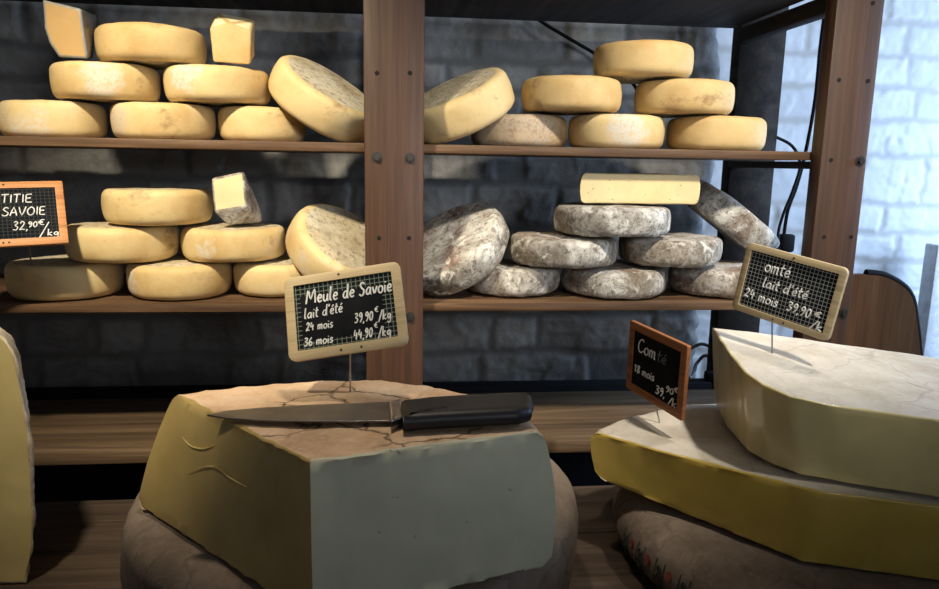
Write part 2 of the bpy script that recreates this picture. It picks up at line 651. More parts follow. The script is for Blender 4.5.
post_c = part('upright', box_bm(XP0, XP1, YF - .035, YF, 0, 2.05, .003), W_POST, unit)
post_cb = part('upright', box_bm(XP0, XP1, 1.605, 1.64, 0, 1.80, .003), W_POST, unit)
post_r = part('upright', box_bm(XR0, XR1, YF - .035, YF, 0, 2.05, .003), W_POST, unit)
post_rb = part('upright', box_bm(.760, .868, 1.60, 1.64, 0, 2.05, .003), W_BRACE, unit)
for z, th in ((Z1, .015), (Z2, .014)):
    part('shelf', box_bm(-1.02, -.002, YF, 1.60, z - th, z, .002), W_SHELF, unit)
    part('shelf', box_bm(.0, XR0 + .010, YF, 1.60, z - th, z, .002), W_SHELF, unit)
part('shelf', box_bm(-1.02, XR0 + .0, YF, 1.60, ZTOP, ZTOP + .02, .002), W_BRACE, unit)  # darker wood than the other shelves, standing in for shade on the underside
for z in (ZTOP, Z1 - .0165, Z2 - .0165):
    part('brace', box_bm(XR0 + .011, XR0 + .04, YF, 1.60, z - (.030 if z > 1.7 else .014), z, .002), W_BRACE, unit)
# low bench shelf: three planks and a dark batten behind
for y0, y1 in ((YF, 1.345), (1.349, 1.445), (1.449, 1.545)):
    part('shelf', box_bm(-1.02, XP0 - .0, y0, y1, ZB - .024, ZB, .003), W_BENCH, unit)
    part('shelf', box_bm(XP1, XR0 - .002, y0, y1, ZB - .024, ZB, .003), W_BENCH, unit)
part('back_rail', box_bm(-1.02, XR0 - .002, 1.56, 1.60, .40, 1.00, .002), RUBBER, unit)  # rail at the top; extended down in black as shade below the bench


def on_post(px, py):
    p = at(px, py, YF - .035)
    return p


def bolt(px, py, post):
    p = on_post(px, py)
    bm = bmesh.new()
    for r, y0, y1, n in ((.0085, -.0015, .001, 16), (.0055, -.0065, -.001, 6)):
        a = [bm.verts.new((p.x + r * math.cos(2 * PI * k / n), p.y + y0, p.z + r * math.sin(2 * PI * k / n))) for k in range(n)]
        b = [bm.verts.new((p.x + r * math.cos(2 * PI * k / n), p.y + y1, p.z + r * math.sin(2 * PI * k / n))) for k in range(n)]
        for k in range(n):
            bm.faces.new((a[k], a[(k + 1) % n], b[(k + 1) % n], b[k]))
        bm.faces.new(a)
        bm.faces.new(b)
    off = Vector(unit.location)
    for v in bm.verts:
        v.co -= off
    o = new_obj('bolt', bm, STEEL, post, sharp=.5)


def hole(px, py, post):
    p = on_post(px, py)
    bm = bmesh.new()
    n = 14
    r = .0036
    a = [bm.verts.new((p.x + r * math.cos(2 * PI * k / n), p.y - .0006, p.z + r * math.sin(2 * PI * k / n))) for k in range(n)]
    b = [bm.verts.new((p.x + r * .9 * math.cos(2 * PI * k / n), p.y + .004, p.z + r * .9 * math.sin(2 * PI * k / n))) for k in range(n)]
    for k in range(n):
        bm.faces.new((a[k], a[(k + 1) % n], b[(k + 1) % n], b[k]))
    bm.faces.new(a)
    bm.faces.new(b)
    off = Vector(unit.location)
    for v in bm.verts:
        v.co -= off
    new_obj('bolt_hole', bm, HOLE, post, smooth=False)


for x, y in ((377, 157), (410, 158), (410, 317), (377, 317)):
    bolt(x, y, post_c)
for x, y in ((377, 73), (410, 73), (379, 238), (409, 238)):
    hole(x, y, post_c)
for x, y in ((860, 161), (843, 313)):
    bolt(x, y, post_r)
for x, y in ((839, 80), (868, 81), (831, 160), (824, 237), (851, 237), (873, 3)):
    hole(x, y, post_r)

# table
table = thing('display_table', 'dark brown plank table in front of the shelves carrying the big cut cheeses', 'table', (0, .7, 0))
for y0, y1 in ((.30, .47), (.472, .66), (.662, .85), (.852, 1.04), (1.042, 1.208)):
    part('tabletop_plank', box_bm(-1.05, 1.25, y0, y1, ZT - .03, ZT, .002), W_TABLE, table)
for x in (-.98, 1.12):
    for y in (.36, 1.15):
        part('leg', box_bm(x, x + .07, y, y + .07, 0, ZT - .03, .004), W_TABLE, table)

# ------------------------------------------------------------------ whole tommes
TG_Y = 'whole yellow tommes on the shelves'
TG_G = 'whole grey tommes on the right shelf'
sd = [0]


def depth(p):
    return (p - CAM).dot(FWD)


def tomme(name, label, px0, px1, zb, h, mats, Yc=1.375, group=TG_Y, grey=False, lean=None, r=None, pyc=None, zlift=None):
    sd[0] += 3.7
    pc = (px0 + px1) / 2
    py = pyc if pyc is not None else 294.5
    c = at(pc, py, Yc)
    if lean is None:
        # correct x for the true height
        for _ in range(3):
            zc = zb + h / 2
            d = Vector((c.x, Yc, zc)) - CAM
            x = 469.5 + FPX * d.dot(RGT) / d.dot(FWD)
            c.x += (pc - x) / FPX * d.dot(FWD)
        d = Vector((c.x, Yc, zb + h / 2)) - CAM
        r = (px1 - px0) / 2 / FPX * d.dot(FWD)
    amp = (.0028, .0, .0026) if grey else (.0011, .0, .0012)
    bm = slab_bm(circle(0, 0, h, r, 52, .012, sd[0]), circle(0, 0, 0, r * (.955 + .05 * hsh(sd[0], 1.0)), 52, .012, sd[0]), [0] * 52,
                 step=1, M_=6, r_rind=min(.0125, h * .24), bulge=.004, rings=7, amp=amp, seed=sd[0], dome=.002, freq=42 if grey else 30)
    o = new_obj(name, bm, mats, sharp=1.2)
    # caps use material slot 2
    lo_, hi_ = min(v.co.z for v in o.data.vertices), max(v.co.z for v in o.data.vertices)
    for v in o.data.vertices:
        v.co.z = .0006 + (v.co.z - lo_) / (hi_ - lo_) * (h - .0012)
    if lean is None:
        zmin = min(v.co.z for v in o.data.vertices)
        ca, sa = math.cos(sd[0]), math.sin(sd[0])
        for v in o.data.vertices:
            v.co.x, v.co.y = v.co.x * ca - v.co.y * sa, v.co.x * sa + v.co.y * ca
        x, k = c.x, 1.0
        for _ in range(6):
            P = [Vector((x + v.co.x * k, Yc + v.co.y * k, zb + v.co.z)) - CAM for v in o.data.vertices]
            q = [469.5 + FPX * d.dot(RGT) / d.dot(FWD) for d in P]
            lo, hi = min(q), max(q)
            x += ((px0 + px1) - (lo + hi)) / 2 / FPX * Yc
            k *= (px1 - px0) / (hi - lo)
        for v in o.data.vertices:
            v.co.x *= k
            v.co.y *= k
        o.location = (x, Yc, zb)
    else:
        ax = Vector(lean).normalized()
        q = Vector((0, 0, 1)).rotation_difference(ax)
        Rm = q.to_matrix()
        for v in o.data.vertices:
            v.co = Rm @ (v.co - Vector((0, 0, h / 2)))
        if pyc is None:
            zmin = min(v.co.z for v in o.data.vertices)
            z = zb - zmin + .0012
            for _ in range(3):
                d = Vector((c.x, Yc, z)) - CAM
                x = 469.5 + FPX * d.dot(RGT) / d.dot(FWD)
                c.x += (pc - x) / FPX * d.dot(FWD)
            o.location = (c.x, Yc, z)
        else:
            o.location = (c.x, Yc, c.z)
    tag(o, label, 'cheese', group)
    return o


Y_ = [RY, P_TOMME, CAPY]
YM = [RYM, P_TOMME, CAPY]


def patched(x, y, z, r, col=(.72, .67, .57)):
    sd[0] += .01
    return [mat_rind_yellow('yellow_rind_patch', .0, .0, (1, 1, 1), (x, y, z, r, col)), P_TOMME, CAPY]



YO = [RYO, P_TOMME, CAPY]
YB = [RYB, P_TOMME, CAPY]
G_ = [GREY, P_TOMME, GREYCAP]
GW = [GREYW, P_TOMME, GREYCAP]
HL, HR, HG = .0648, .0655, .0580

# upper shelf, left bay
tomme('yellow_tomme', 'plain yellow cheese wheel at the left end of the upper shelf, bottom row', -3, 108, Z1, HL, Y_, 1.38)
tomme('yellow_tomme', 'mottled yellow cheese wheel in the middle of the upper left bottom row', 110, 216, Z1, HL, patched(-.075, -.075, .03, .055, (.62, .54, .42)), 1.38)
tomme('yellow_tomme', 'yellow cheese wheel on the upper left shelf that the tilted wheel leans on', 218, 306, Z1, HL, Y_, 1.40)
tomme('yellow_tomme', 'yellow cheese wheel with white bloom under the wedge with grey side', 49, 161, Z1 + HL, HL, patched(.03, -.105, .035, .05), 1.385)
tomme('yellow_tomme', 'yellow cheese wheel under the pale topped wedge on the upper left shelf', 163, 271, Z1 + HL, HL, patched(-.045, -.09, .045, .04), 1.385)
tomme('yellow_tomme', 'ochre yellow cheese wheel on top of the upper left stack between two cut wedges', 94, 207, Z1 + 2 * HL, HL, YO, 1.39)
tomme('yellow_tomme', 'tilted yellow wheel with whitish top on the upper shelf left of the center post', 276, 372, Z1, .070, [RYM, P_TOMME, CAPY], 1.375, lean=(.52, -.30, .82), r=.097)
# upper shelf, right bay
tomme('yellow_tomme', 'tilted yellow wheel on the upper shelf right of the center post', 414, 506, Z1, .072, [RY, P_TOMME, CAPY], 1.37, lean=(-.43, -.25, .88), r=.098)
tomme('yellow_tomme', 'brown mottled cheese wheel in the bottom row of the upper right shelf', 471, 567, Z1, HR * .96, YB, 1.43)
tomme('yellow_tomme', 'yellow wheel with a white mould patch in the upper right bottom row', 568, 665, Z1, HR, patched(-.005, -.10, .033, .048, (.66, .62, .55)), 1.39)
tomme('yellow_tomme', 'yellow cheese wheel at the right end of the upper right bottom row', 666, 767, Z1, HR, YO, 1.385)
tomme('yellow_tomme', 'yellow wheel above the brown mottled wheel on the upper right shelf', 521, 622, Z1 + HR, HR, YO, 1.385)
tomme('yellow_tomme', 'yellow wheel in the upper right second row nearest the rear post', 634, 735, Z1 + HR, HR, YO, 1.385)
tomme('yellow_tomme', 'yellow cheese wheel alone on top of the upper right stack', 593, 694, Z1 + 2 * HR, HR, YO, 1.39)
# middle shelf, left bay
tomme('yellow_tomme', 'yellow cheese wheel under the orange framed price slate on the middle left shelf', 4, 124, Z2, HL, Y_, 1.35)
tomme('yellow_tomme', 'yellow wheel with whitish left side in the middle left bottom row', 126, 232, Z2, HL, patched(-.09, -.06, .035, .05), 1.35)
tomme('yellow_tomme', 'yellow wheel in the middle left bottom row under the steeply tilted wheel', 233, 322, Z2, HL * .98, Y_, 1.37)
tomme('yellow_tomme', 'yellow cheese wheel in the middle left second row beside the orange slate', 63, 180, Z2 + HL, HL, Y_, 1.352)
tomme('yellow_tomme', 'yellow cheese wheel carrying the bright cut wedge on the middle left shelf', 180.5, 286, Z2 + HL, HL * .98, patched(-.035, -.10, .025, .026), 1.365)
tomme('yellow_tomme', 'yellow cheese wheel alone on top of the middle left stack', 101, 213, Z2 + 2 * HL, HL, Y_, 1.352)
tomme('yellow_tomme', 'steeply tilted yellow wheel with rough top above the pale framed slate', 291, 383, Z2, .072, [RYM, P_TOMME, CAPY], 1.345, lean=(.52, -.46, .74), r=.092)
# middle shelf, right bay
tomme('grey_tomme', 'steeply tilted grey cheese wheel with brownish top leaning beside the center post', 404, 506, Z2, .066, [GREY, P_TOMME, GREYCAP], 1.36, TG_G, True, lean=(-.50, -.40, .76), r=.104)
tomme('grey_tomme', 'grey cheese wheel in the bottom row next to the steeply tilted grey wheel', 464, 560, Z2, HG, G_, 1.375, TG_G, True)
tomme('grey_tomme', 'grey cheese wheel in the middle of the bottom row on the right shelf', 561, 667, Z2, HG, G_, 1.36, TG_G, True)
tomme('grey_tomme', 'grey wheel at the right end of the bottom row beside the grid slate', 668, 772, Z2, HG, GW, 1.36, TG_G, True)
tomme('grey_tomme', 'light grey cheese wheel with spotted left side in the second row of the right shelf', 507, 618, Z2 + HG, HG * 1.02, G_, 1.35, TG_G, True)
tomme('grey_tomme', 'grey cheese wheel in the second row under the tilted grey wheel on the right', 618.5, 723, Z2 + HG, HG, G_, 1.355, TG_G, True)
tomme('grey_tomme', 'grey cheese wheel in the third row carrying the cut half wheel', 553, 671, Z2 + HG * 2.02, HG * 1.02, G_, 1.335, TG_G, True)
tomme('grey_tomme', 'brownish grey cheese wheel tilted on edge above the grid slate at the right', 682, 780, Z2, .066, GW, 1.44, TG_G, True, lean=(.58, -.15, .80), r=.104, pyc=220)


# ------------------------------------------------------------------ cut pieces on the shelves
def hull_cheese(name, label, pts, is_paste, rind, paste, base, zrest=None, bev=.004, film=None):
    """pts: world points of the piece; a bevelled convex body."""
    bm = bmesh.new()
    for p in pts:
        bm.verts.new(p)
    r = bmesh.ops.convex_hull(bm, input=bm.verts[:])
    bmesh.ops.delete(bm, geom=[e for e in set(r['geom_interior'] + r['geom_unused']) if isinstance(e, bmesh.types.BMVert)], context='VERTS')
    bmesh.ops.dissolve_limit(bm, angle_limit=.16, verts=bm.verts[:], edges=bm.edges[:])
    bmesh.ops.recalc_face_normals(bm, faces=bm.faces)
    bm.normal_update()
    for f in bm.faces:
        f.material_index = 1 if is_paste(f.normal, f.calc_center_median()) else 0
    bmesh.ops.bevel(bm, geom=bm.edges[:], offset=bev, segments=3, affect='EDGES', profile=.6)
    bmesh.ops.triangulate(bm, faces=[f for f in bm.faces if len(f.verts) > 4])
    bmesh.ops.subdivide_edges(bm, edges=[e for e in bm.edges if e.calc_length() > .012], cuts=3, use_grid_fill=True)
    bm.normal_update()
    sd[0] += 2.3
    for v, d in [(v, v.normal * (nz(v.co, 30, sd[0]) * .0012 + nz(v.co, 90, sd[0]) * .0005)) for v in bm.verts]:
        v.co += d
    if zrest is not None:
        dz = zrest - min(v.co.z for v in bm.verts)
        for v in bm.verts:
            v.co.z += dz
    c = sum((v.co for v in bm.verts), Vector()) / len(bm.verts)
    c.z = min(v.co.z for v in bm.verts)
    root = thing(name, label, 'cheese', c)
    split_cheese(bm, root, [rind, rind], [paste, paste], c)
    return root


wa = [at(x, y, 1.31) for x, y in ((42.5, 1.5), (42, 15), (44, 30), (49, 44), (59, 59.5), (88, 61), (81, 11))]
wa += [at(x, y, 1.43) for x, y in ((60, 8), (64, 59), (93, 60.5), (97, 17))]
hull_cheese('cheese_wedge', 'cut cheese wedge with curved rind and grey wrapped side at the top left corner', wa,
            lambda n, c: n.y < -.6, FILM_EDGE, P_OCHRE, None, Z1 + 2 * HL + .001)
wb = [at(x, y, 1.325) for x, y in ((209.5, 30), (230, 25.5), (251, 34), (250.5, 67), (213, 64))]
wb += [at(x, y, 1.375) for x, y in ((217, 14), (255, 21), (255, 58), (218, 60))]
hull_cheese('cheese_wedge', 'upright cut cheese wedge with pale sloping top on the upper left stack', wb,
            lambda n, c: n.z > .15, RYO, P_CREAM, None, Z1 + 2 * HL + .001)
wc = [at(x, y, 1.290) for x, y in ((211.5, 178), (243.5, 170.5), (246.5, 206), (214.5, 211))]
wc += [at(228, 224, 1.305), at(262, 221, 1.345), at(262, 212, 1.355), at(244, 171, 1.32), at(222, 173, 1.335), at(232, 223, 1.355)]
hull_cheese('cheese_wedge', 'bright cream cut wedge with grey rind sides on the middle left stack', wc,
            lambda n, c: n.y < -.7 and n.z > -.25 and n.x < .3, GREYW, P_CREAM, None, Z2 + HL * 1.98 + .001, bev=.003)

# half wheel on the grey stack
zt = Z2 + HG * 3.04 + .001
a0, a1 = at(582, 198, 1.295), at(697, 204, 1.295)
hx, hr = (a0.x + a1.x) / 2, (a1.x - a0.x) / 2
hw = .054
ot = [Vector((hx + hr * math.cos(a), 1.295 + hr * .8 * math.sin(a), zt + hw)) for a in [PI * k / 26 for k in range(27)]]
ob_ = [Vector((p.x, p.y, zt)) for p in ot]
for o_ in (ot, ob_):
    for p in o_:
        p.z += .000
root = thing('half_cheese_wheel', 'cut half cheese wheel with pale yellow holed face lying on the grey stack', 'cheese', (hx, 1.295, zt))
bm = slab_bm(ot, ob_, [0] * 26 + [1], step=.012, M_=8, r_rind=.007, r_cut=.003, bulge=.004, amp=(.0015, .0003, .0015), seed=51., freq=40)
split_cheese(bm, root, [GREYW, GREYW], [P_TOMME, P_TOMME], Vector((hx, 1.295, zt)))

# ------------------------------------------------------------------ big cheeses on the table
# left stack: lower wheel
def clipped(cx, cy, r, z, ymax, n=90):
    a = math.asin(min(1, (ymax - cy) / r))
    pts = [Vector((cx + r * math.cos(t), cy + r * math.sin(t), z)) for t in [PI - a + (PI + 2 * a) * k / n for k in range(n + 1)]]
    return pts


LW = (-.050, .945, .294)
t_ = clipped(LW[0], LW[1], LW[2], 1.072, 1.195)
b_ = clipped(LW[0], LW[1], LW[2], ZT + .001, 1.195)
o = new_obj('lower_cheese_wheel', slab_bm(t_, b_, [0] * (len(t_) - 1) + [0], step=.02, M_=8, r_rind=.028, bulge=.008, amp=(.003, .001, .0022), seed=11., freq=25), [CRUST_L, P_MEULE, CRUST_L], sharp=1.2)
for v in o.data.vertices:
    v.co.z = max(v.co.z, ZT + .0006)
tag(o, 'big dull rind wheel on the table under the cut cheese with the knife', 'cheese')

# upper sector of the left stack
zt1, zb1 = 1.215, 1.076
top = [atz(310, 461, zt1), atz(543, 430, zt1)]
cen = top[0].copy()
arc_px = [(543, 430), (525, 412), (495, 398), (460, 388.5), (405, 380.5), (350, 378), (295, 380), (250, 383.5), (205, 388), (175, 393.5)]
arc = smooth_line([atz(x, y, zt1) for x, y in arc_px], 4)
near_b = atz(313, 622, zb1)
left_b = atz(137, 505, zb1)
right_b = atz(551, 566, zb1)
topo = [cen] + arc
boto = []
Lt, Rt = arc[-1], arc[0]
for i, p in enumerate(topo):
    if i == 0:
        boto.append(near_b)
        continue
    s = (i - 1) / (len(arc) - 1)
    dr = (right_b - Rt).lerp(left_b - Lt, s)
    q = p + dr
    if .05 < s < .95:
        q = Vector((p.x + (p.x - cen.x) * .10, p.y + (p.y - cen.y) * .06, zb1))
    q.z = zb1
    boto.append(q)
tags_ = [1] + [0] * (len(arc) - 1) + [3]
base = Vector((cen.x, cen.y + .1, zb1))
root = thing('cut_cheese', 'large cut cheese sector with cracked tan crust carrying the knife and the pale framed slate', 'cheese', base)
bm = slab_bm(topo, boto, tags_, step=.008, M_=14, r_rind=.015, r_cut=.003, bulge=.010, rings=14, amp=(.002, .0005, .0016), seed=21., freq=38, edge_rag=.0045)
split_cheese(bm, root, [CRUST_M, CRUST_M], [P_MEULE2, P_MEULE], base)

_pn = (topo[-1] - topo[0]).cross(boto[-1] - topo[0]).normalized()
_sg = 1 if _pn.y > 0 else -1
bm = bmesh.new()
for px in ([(182, 437), (190, 446), (203, 449), (214, 445)], [(186, 473), (204, 467), (217, 468), (228, 477), (246, 487)]):
    pl = []
    for q in smooth_line([(x, y, 0) for x, y in px], 4):
        d = ray(q.x, q.y)
        pl.append(CAM + d * ((topo[0] - CAM).dot(_pn) / d.dot(_pn)))
    add_tube(bm, [p + _pn * _sg * .0004 for p in pl], [.0002 + .0010 * math.sin(PI * i / (len(pl) - 1)) for i in range(len(pl))], 6)
for v in bm.verts:
    v.co -= base
new_obj('film_crease_highlight', bm, P_MEULE_L, root)  # creases of the wrap, drawn paler to imitate their highlights

# right stack
RW = (.668, .945, .330)
t_ = clipped(RW[0], RW[1], RW[2], 1.014, 1.20)
b_ = clipped(RW[0], RW[1], RW[2], ZT + .001, 1.20)
rw_root = thing('lower_cheese_wheel', 'dull beige rind wheel with printed ink stamps under the yellow cut slabs', 'cheese', Vector((RW[0], RW[1], ZT)))
bm = slab_bm(t_, b_, [0] * len(t_), step=.02, M_=8, r_rind=.042, bulge=.008, amp=(.0025, .001, .002), seed=31., freq=25)
for v in bm.verts:
    v.co.z = max(v.co.z, ZT + .0006)
    v.co -= Vector((RW[0], RW[1], ZT))
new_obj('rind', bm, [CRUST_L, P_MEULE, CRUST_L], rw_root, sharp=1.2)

# lower slab
lt = [atz(820, 492, 1.113), atz(939, 506, 1.113)]
dirn = (lt[1] - lt[0]).normalized()
c_r = lt[0] + dirn * .30
ap_b = atz(802, 562, 1.017)
r_b = atz(939, 581, 1.017)
c_rb = ap_b + (r_b - ap_b).normalized() * .30
l_t = [atz(597, 426, 1.105), atz(591, 431, 1.103)]
l_b = [atz(603, 474, 1.040), atz(597, 478, 1.036)]
mid_t, mid_b = atz(760, 479, 1.111), atz(700, 520, 1.024)
back_t = [Vector((.86, 1.12, 1.113)), Vector((.70, 1.165, 1.113)), atz(720, 402, 1.112), atz(690, 402.5, 1.111), atz(655, 407.5, 1.11), atz(622, 416, 1.108)]
back_b = [Vector((p.x, p.y, 1.018)) for p in back_t[:3]] + [Vector((p.x + .004, p.y - .004, 1.024)) for p in back_t[3:]]
topo = [lt[0], c_r] + back_t + l_t + [mid_t.lerp(l_t[-1], .5)]
boto = [ap_b, c_rb] + back_b + l_b + [mid_b.lerp(l_b[-1], .15)]
n_ = len(topo)
tags_ = [3] + [0] * (n_ - 4) + [1, 1, 1]
tags_ = [3] + [0] * (n_ - 3) + [1, 1]
base = Vector((.6, .95, 1.017))
root = thing('cut_cheese', 'long yellow cut cheese slab with pale crust lying under the thicker cut piece at right', 'cheese', base)
bm = slab_bm(topo, boto, tags_, step=.010, M_=12, r_rind=.016, r_cut=.003, bulge=.005, rings=14, amp=(.0015, .0005, .0012), seed=41., freq=35, edge_rag=.0025)
split_cheese(bm, root, [CRUST_C, CRUST_C], [P_COMTE, P_COMTE], base)

# upper piece
ut = [atz(712, 327, 1.245), atz(728, 351, 1.240), atz(745, 372, 1.235), atz(762, 384, 1.230), atz(790, 396, 1.226), atz(830, 405, 1.222), atz(939, 420, 1.215)]
ub = [atz(715, 402, 1.118), atz(727, 428, 1.118), atz(747, 451, 1.118), atz(768, 463, 1.118), atz(800, 475, 1.118), atz(840, 482, 1.118), atz(939, 498, 1.118)]
ut.append(ut[-1] + (ut[-1] - ut[-2]).normalized() * .16)
ub.append(ub[-1] + (ub[-1] - ub[-2]).normalized() * .16)
bt = [atz(1010, 371, 1.215), atz(939, 358, 1.222), atz(830, 342, 1.235), atz(760, 332, 1.242)]
topo = ut + bt
boto = ub + [Vector((p.x, p.y, 1.118)) for p in bt]
tags_ = [3] * 3 + [3] * 4 + [0] * 4
tags_ = [1, 1] + [3] * 5 + [0] * (len(topo) - 7)
base = Vector((.62, .9, 1.118))
root = thing('cut_cheese', 'thick yellow cut cheese piece with pale top holding the grid slate at right', 'cheese', base)
bm = slab_bm(topo, boto, tags_, step=.009, M_=12, r_rind=.006, r_cut=.003, bulge=.003, rings=14, amp=(.0012, .0006, .0012), seed=45., freq=32, edge_rag=.0015)
split_cheese(bm, root, [CRUST_C, CRUST_C], [P_COMTE2, P_COMTE2], base)

# wedge at the left edge of the table, standing on its side
YL = .955
prof = smooth_line([at(x, y, YL) for x, y in ((-14, 329), (2, 336), (13, 350), (20, 375), (26, 408), (31, 450), (34, 500), (34.5, 535), (33, 556))], 3)
prof = [p for p in prof]
for p in prof:
    p.z = max(p.z, ZT + .012)
bl = [Vector((prof[-1].x - .012, YL, ZT + .002)), Vector((-.80, YL, ZT + .002)), Vector((-.80, YL, prof[0].z - .02))]
front = prof + bl
# slab_bm works on horizontal outlines, so build lying down and stand it up
fl = [Vector((p.x, p.z, 0)) for p in front][::-1]
bfl = [Vector((p.x - .050, p.y - (.012 if p.y > 1.0 else 0), 0)) for p in fl]
topo = [Vector((p.x, p.y, .10)) for p in fl]
tags_ = [0] * len(fl)
bm = slab_bm(topo, bfl, [0] * len(fl), step=.008, M_=8, r_rind=.004, r_cut=.003, bulge=.0, rings=10, amp=(.0035, .0005, .0006), seed=61., freq=60)
for f in bm.faces:
    if f.material_index == 2:
        f.material_index = 1
base = Vector((-.62, YL + .05, ZT))
for v in bm.verts:
    v.co = Vector((v.co.x, YL + (.10 - v.co.z), v.co.y))
root = thing('cut_cheese', 'tall cut cheese wedge with white speckled rind standing on the table at the left edge', 'cheese', base)
bmesh.ops.recalc_face_normals(bm, faces=bm.faces)
split_cheese(bm, root, [CRUST_W, CRUST_W], [P_LEFT, P_LEFT], base)

# ------------------------------------------------------------------ knife
zk = 1.2215
kroot = thing('kitchen_knife', 'kitchen knife with grey steel blade and black handle lying on the large cut cheese', 'knife', atz(400, 408, zk))


def flat_part(name, px, z0, z1, mat, r):
    tp = [atz(x, y, z1) for x, y in px]
    bt = [Vector((p.x, p.y, z0)) for p in tp]
    bm = slab_bm(tp[::-1], bt[::-1], [0] * len(tp), step=.006, M_=2, r_rind=r, rings=4, amp=(0, 0, 0))
    return part(name, bm, mat, kroot)


flat_part('blade', [(207, 414.5), (226, 410.5), (260, 407.5), (310, 404.5), (360, 402.5), (391, 401.5), (393, 420.5), (350, 421), (300, 420.5), (255, 419.5), (225, 417.5)], zk - .0005, zk + .0015, BLADE, .0006)
flat_part('bolster', [(389, 400.5), (401, 398.5), (404, 416.5), (391, 421)], zk - .003, zk + .008, BOLSTER, .003)
flat_part('handle', [(401, 398.5), (430, 395), (470, 392.5), (505, 391), (526, 390.5), (532, 393), (534, 400), (532, 407), (520, 410), (480, 412), (440, 414), (403, 416.5)], zk - .003, zk + .016, BLACK, .009)

# ------------------------------------------------------------------ price slates
GL = {
    'M': (.95, [[(0, 0), (.06, .5), (.12, .92), (.25, .6), (.40, .3), (.55, .65), (.70, .95), (.78, .5), (.82, .02)]]),
    'e': (.45, [[(.05, .25), (.34, .30), (.30, .48), (.14, .47), (.04, .22), (.18, .02), (.40, .10)]]),
    'é': (.45, [[(.05, .25), (.34, .30), (.30, .48), (.14, .47), (.04, .22), (.18, .02), (.40, .10)], [(.20, .66), (.34, .84)]]),
    'u': (.52, [[(.05, .5), (.06, .14), (.2, .02), (.36, .16), (.40, .5)], [(.40, .5), (.41, .1), (.50, .02)]]),
    'l': (.28, [[(.10, .98), (.07, .5), (.08, .08), (.22, .03)]]),
    'd': (.56, [[(.38, .46), (.16, .46), (.04, .2), (.18, .02), (.36, .18), (.44, .98)], [(.44, .98), (.42, .1), (.52, .02)]]),
    'S': (.52, [[(.42, .78), (.24, .90), (.07, .72), (.22, .50), (.40, .33), (.34, .07), (.14, .0), (.0, .12)]]),
    's': (.38, [[(.30, .44), (.16, .52), (.06, .38), (.20, .26), (.30, .14), (.18, .0), (.02, .06)]]),
    'a': (.52, [[(.38, .45), (.2, .5), (.04, .25), (.15, .03), (.34, .15), (.41, .5)], [(.41, .5), (.40, .08), (.50, .02)]]),
    'v': (.46, [[(.02, .5), (.18, .03), (.30, .2), (.40, .52)]]),
    'o': (.48, [[(.22, .5), (.05, .36), (.07, .1), (.24, .0), (.40, .16), (.38, .40), (.22, .5)]]),
    'i': (.22, [[(.08, .48), (.08, .08), (.17, .02)], [(.09, .68), (.11, .74)]]),
    't': (.36, [[(.16, .88), (.12, .4), (.14, .06), (.30, .04)], [(0, .55), (.33, .60)]]),
    'm': (.66, [[(.03, .5), (.05, 0)], [(.05, .33), (.18, .5), (.27, .4), (.27, 0)], [(.27, .33), (.42, .5), (.51, .4), (.51, .06), (.60, .02)]]),
    'n': (.46, [[(.03, .5), (.05, 0)], [(.05, .33), (.20, .5), (.31, .4), (.31, .06), (.40, .02)]]),
    "'": (.16, [[(.10, .95), (.05, .72)]]),
    ' ': (.32, []),
    ',': (.18, [[(.08, .06), (.02, -.16)]]),
    '/': (.36, [[(.0, -.18), (.34, 1.0)]]),
    'k': (.42, [[(.06, .98), (.04, 0)], [(.32, .5), (.07, .22), (.36, .0)]]),
    'g': (.46, [[(.34, .45), (.14, .48), (.05, .22), (.2, .06), (.36, .4)], [(.36, .46), (.34, -.2), (.18, -.34), (.04, -.22)]]),
    '€': (.42, [[(.36, .86), (.18, .84), (.08, .5), (.18, .14), (.36, .14)], [(.0, .56), (.28, .58)], [(.0, .40), (.26, .42)]]),
    'C': (.62, [[(.52, .80), (.36, .95), (.12, .75), (.03, .40), (.16, .06), (.40, .02), (.56, .16)]]),
    'T': (.5, [[(.0, .88), (.46, .92)], [(.22, .9), (.20, .02)]]),
    'I': (.2, [[(.08, .88), (.08, .02)]]),
    'A': (.56, [[(.0, .0), (.24, .9), (.46, .0)], [(.10, .32), (.40, .34)]]),
    'V': (.54, [[(.0, .9), (.22, .0), (.48, .92)]]),
    'O': (.60, [[(.28, .88), (.05, .60), (.08, .16), (.30, .0), (.50, .28), (.46, .72), (.28, .88)]]),
    'E': (.48, [[(.40, .88), (.06, .84), (.05, .44), (.06, .04), (.42, .03)], [(.06, .46), (.34, .48)]]),
    '0': (.46, [[(.22, .85), (.06, .60), (.07, .2), (.22, .02), (.36, .3), (.34, .7), (.22, .85)]]),
    '1': (.36, [[(.0, .62), (.14, .86), (.13, .02)]]),
    '2': (.48, [[(.04, .66), (.18, .86), (.34, .68), (.22, .34), (.02, .03), (.20, .08), (.42, .03)]]),
    '3': (.46, [[(.05, .78), (.22, .86), (.34, .68), (.14, .48), (.36, .30), (.24, .02), (.02, .08)]]),
    '4': (.48, [[(.12, .86), (.04, .38), (.40, .40)], [(.30, .62), (.28, .0)]]),
    '6': (.44, [[(.30, .86), (.08, .50), (.06, .14), (.22, .0), (.36, .2), (.22, .40), (.08, .24)]]),
    '8': (.44, [[(.20, .46), (.06, .66), (.18, .86), (.33, .68), (.20, .46), (.05, .20), (.20, .0), (.37, .2), (.20, .46)]]),
    '9': (.44, [[(.34, .66), (.18, .48), (.06, .66), (.20, .86), (.34, .68), (.32, .3), (.16, .0)]]),
}
SHARPG = {'T', 'I', 'A', 'V', 'E', '4', '1', '/', 'v', 'M', 'k'}


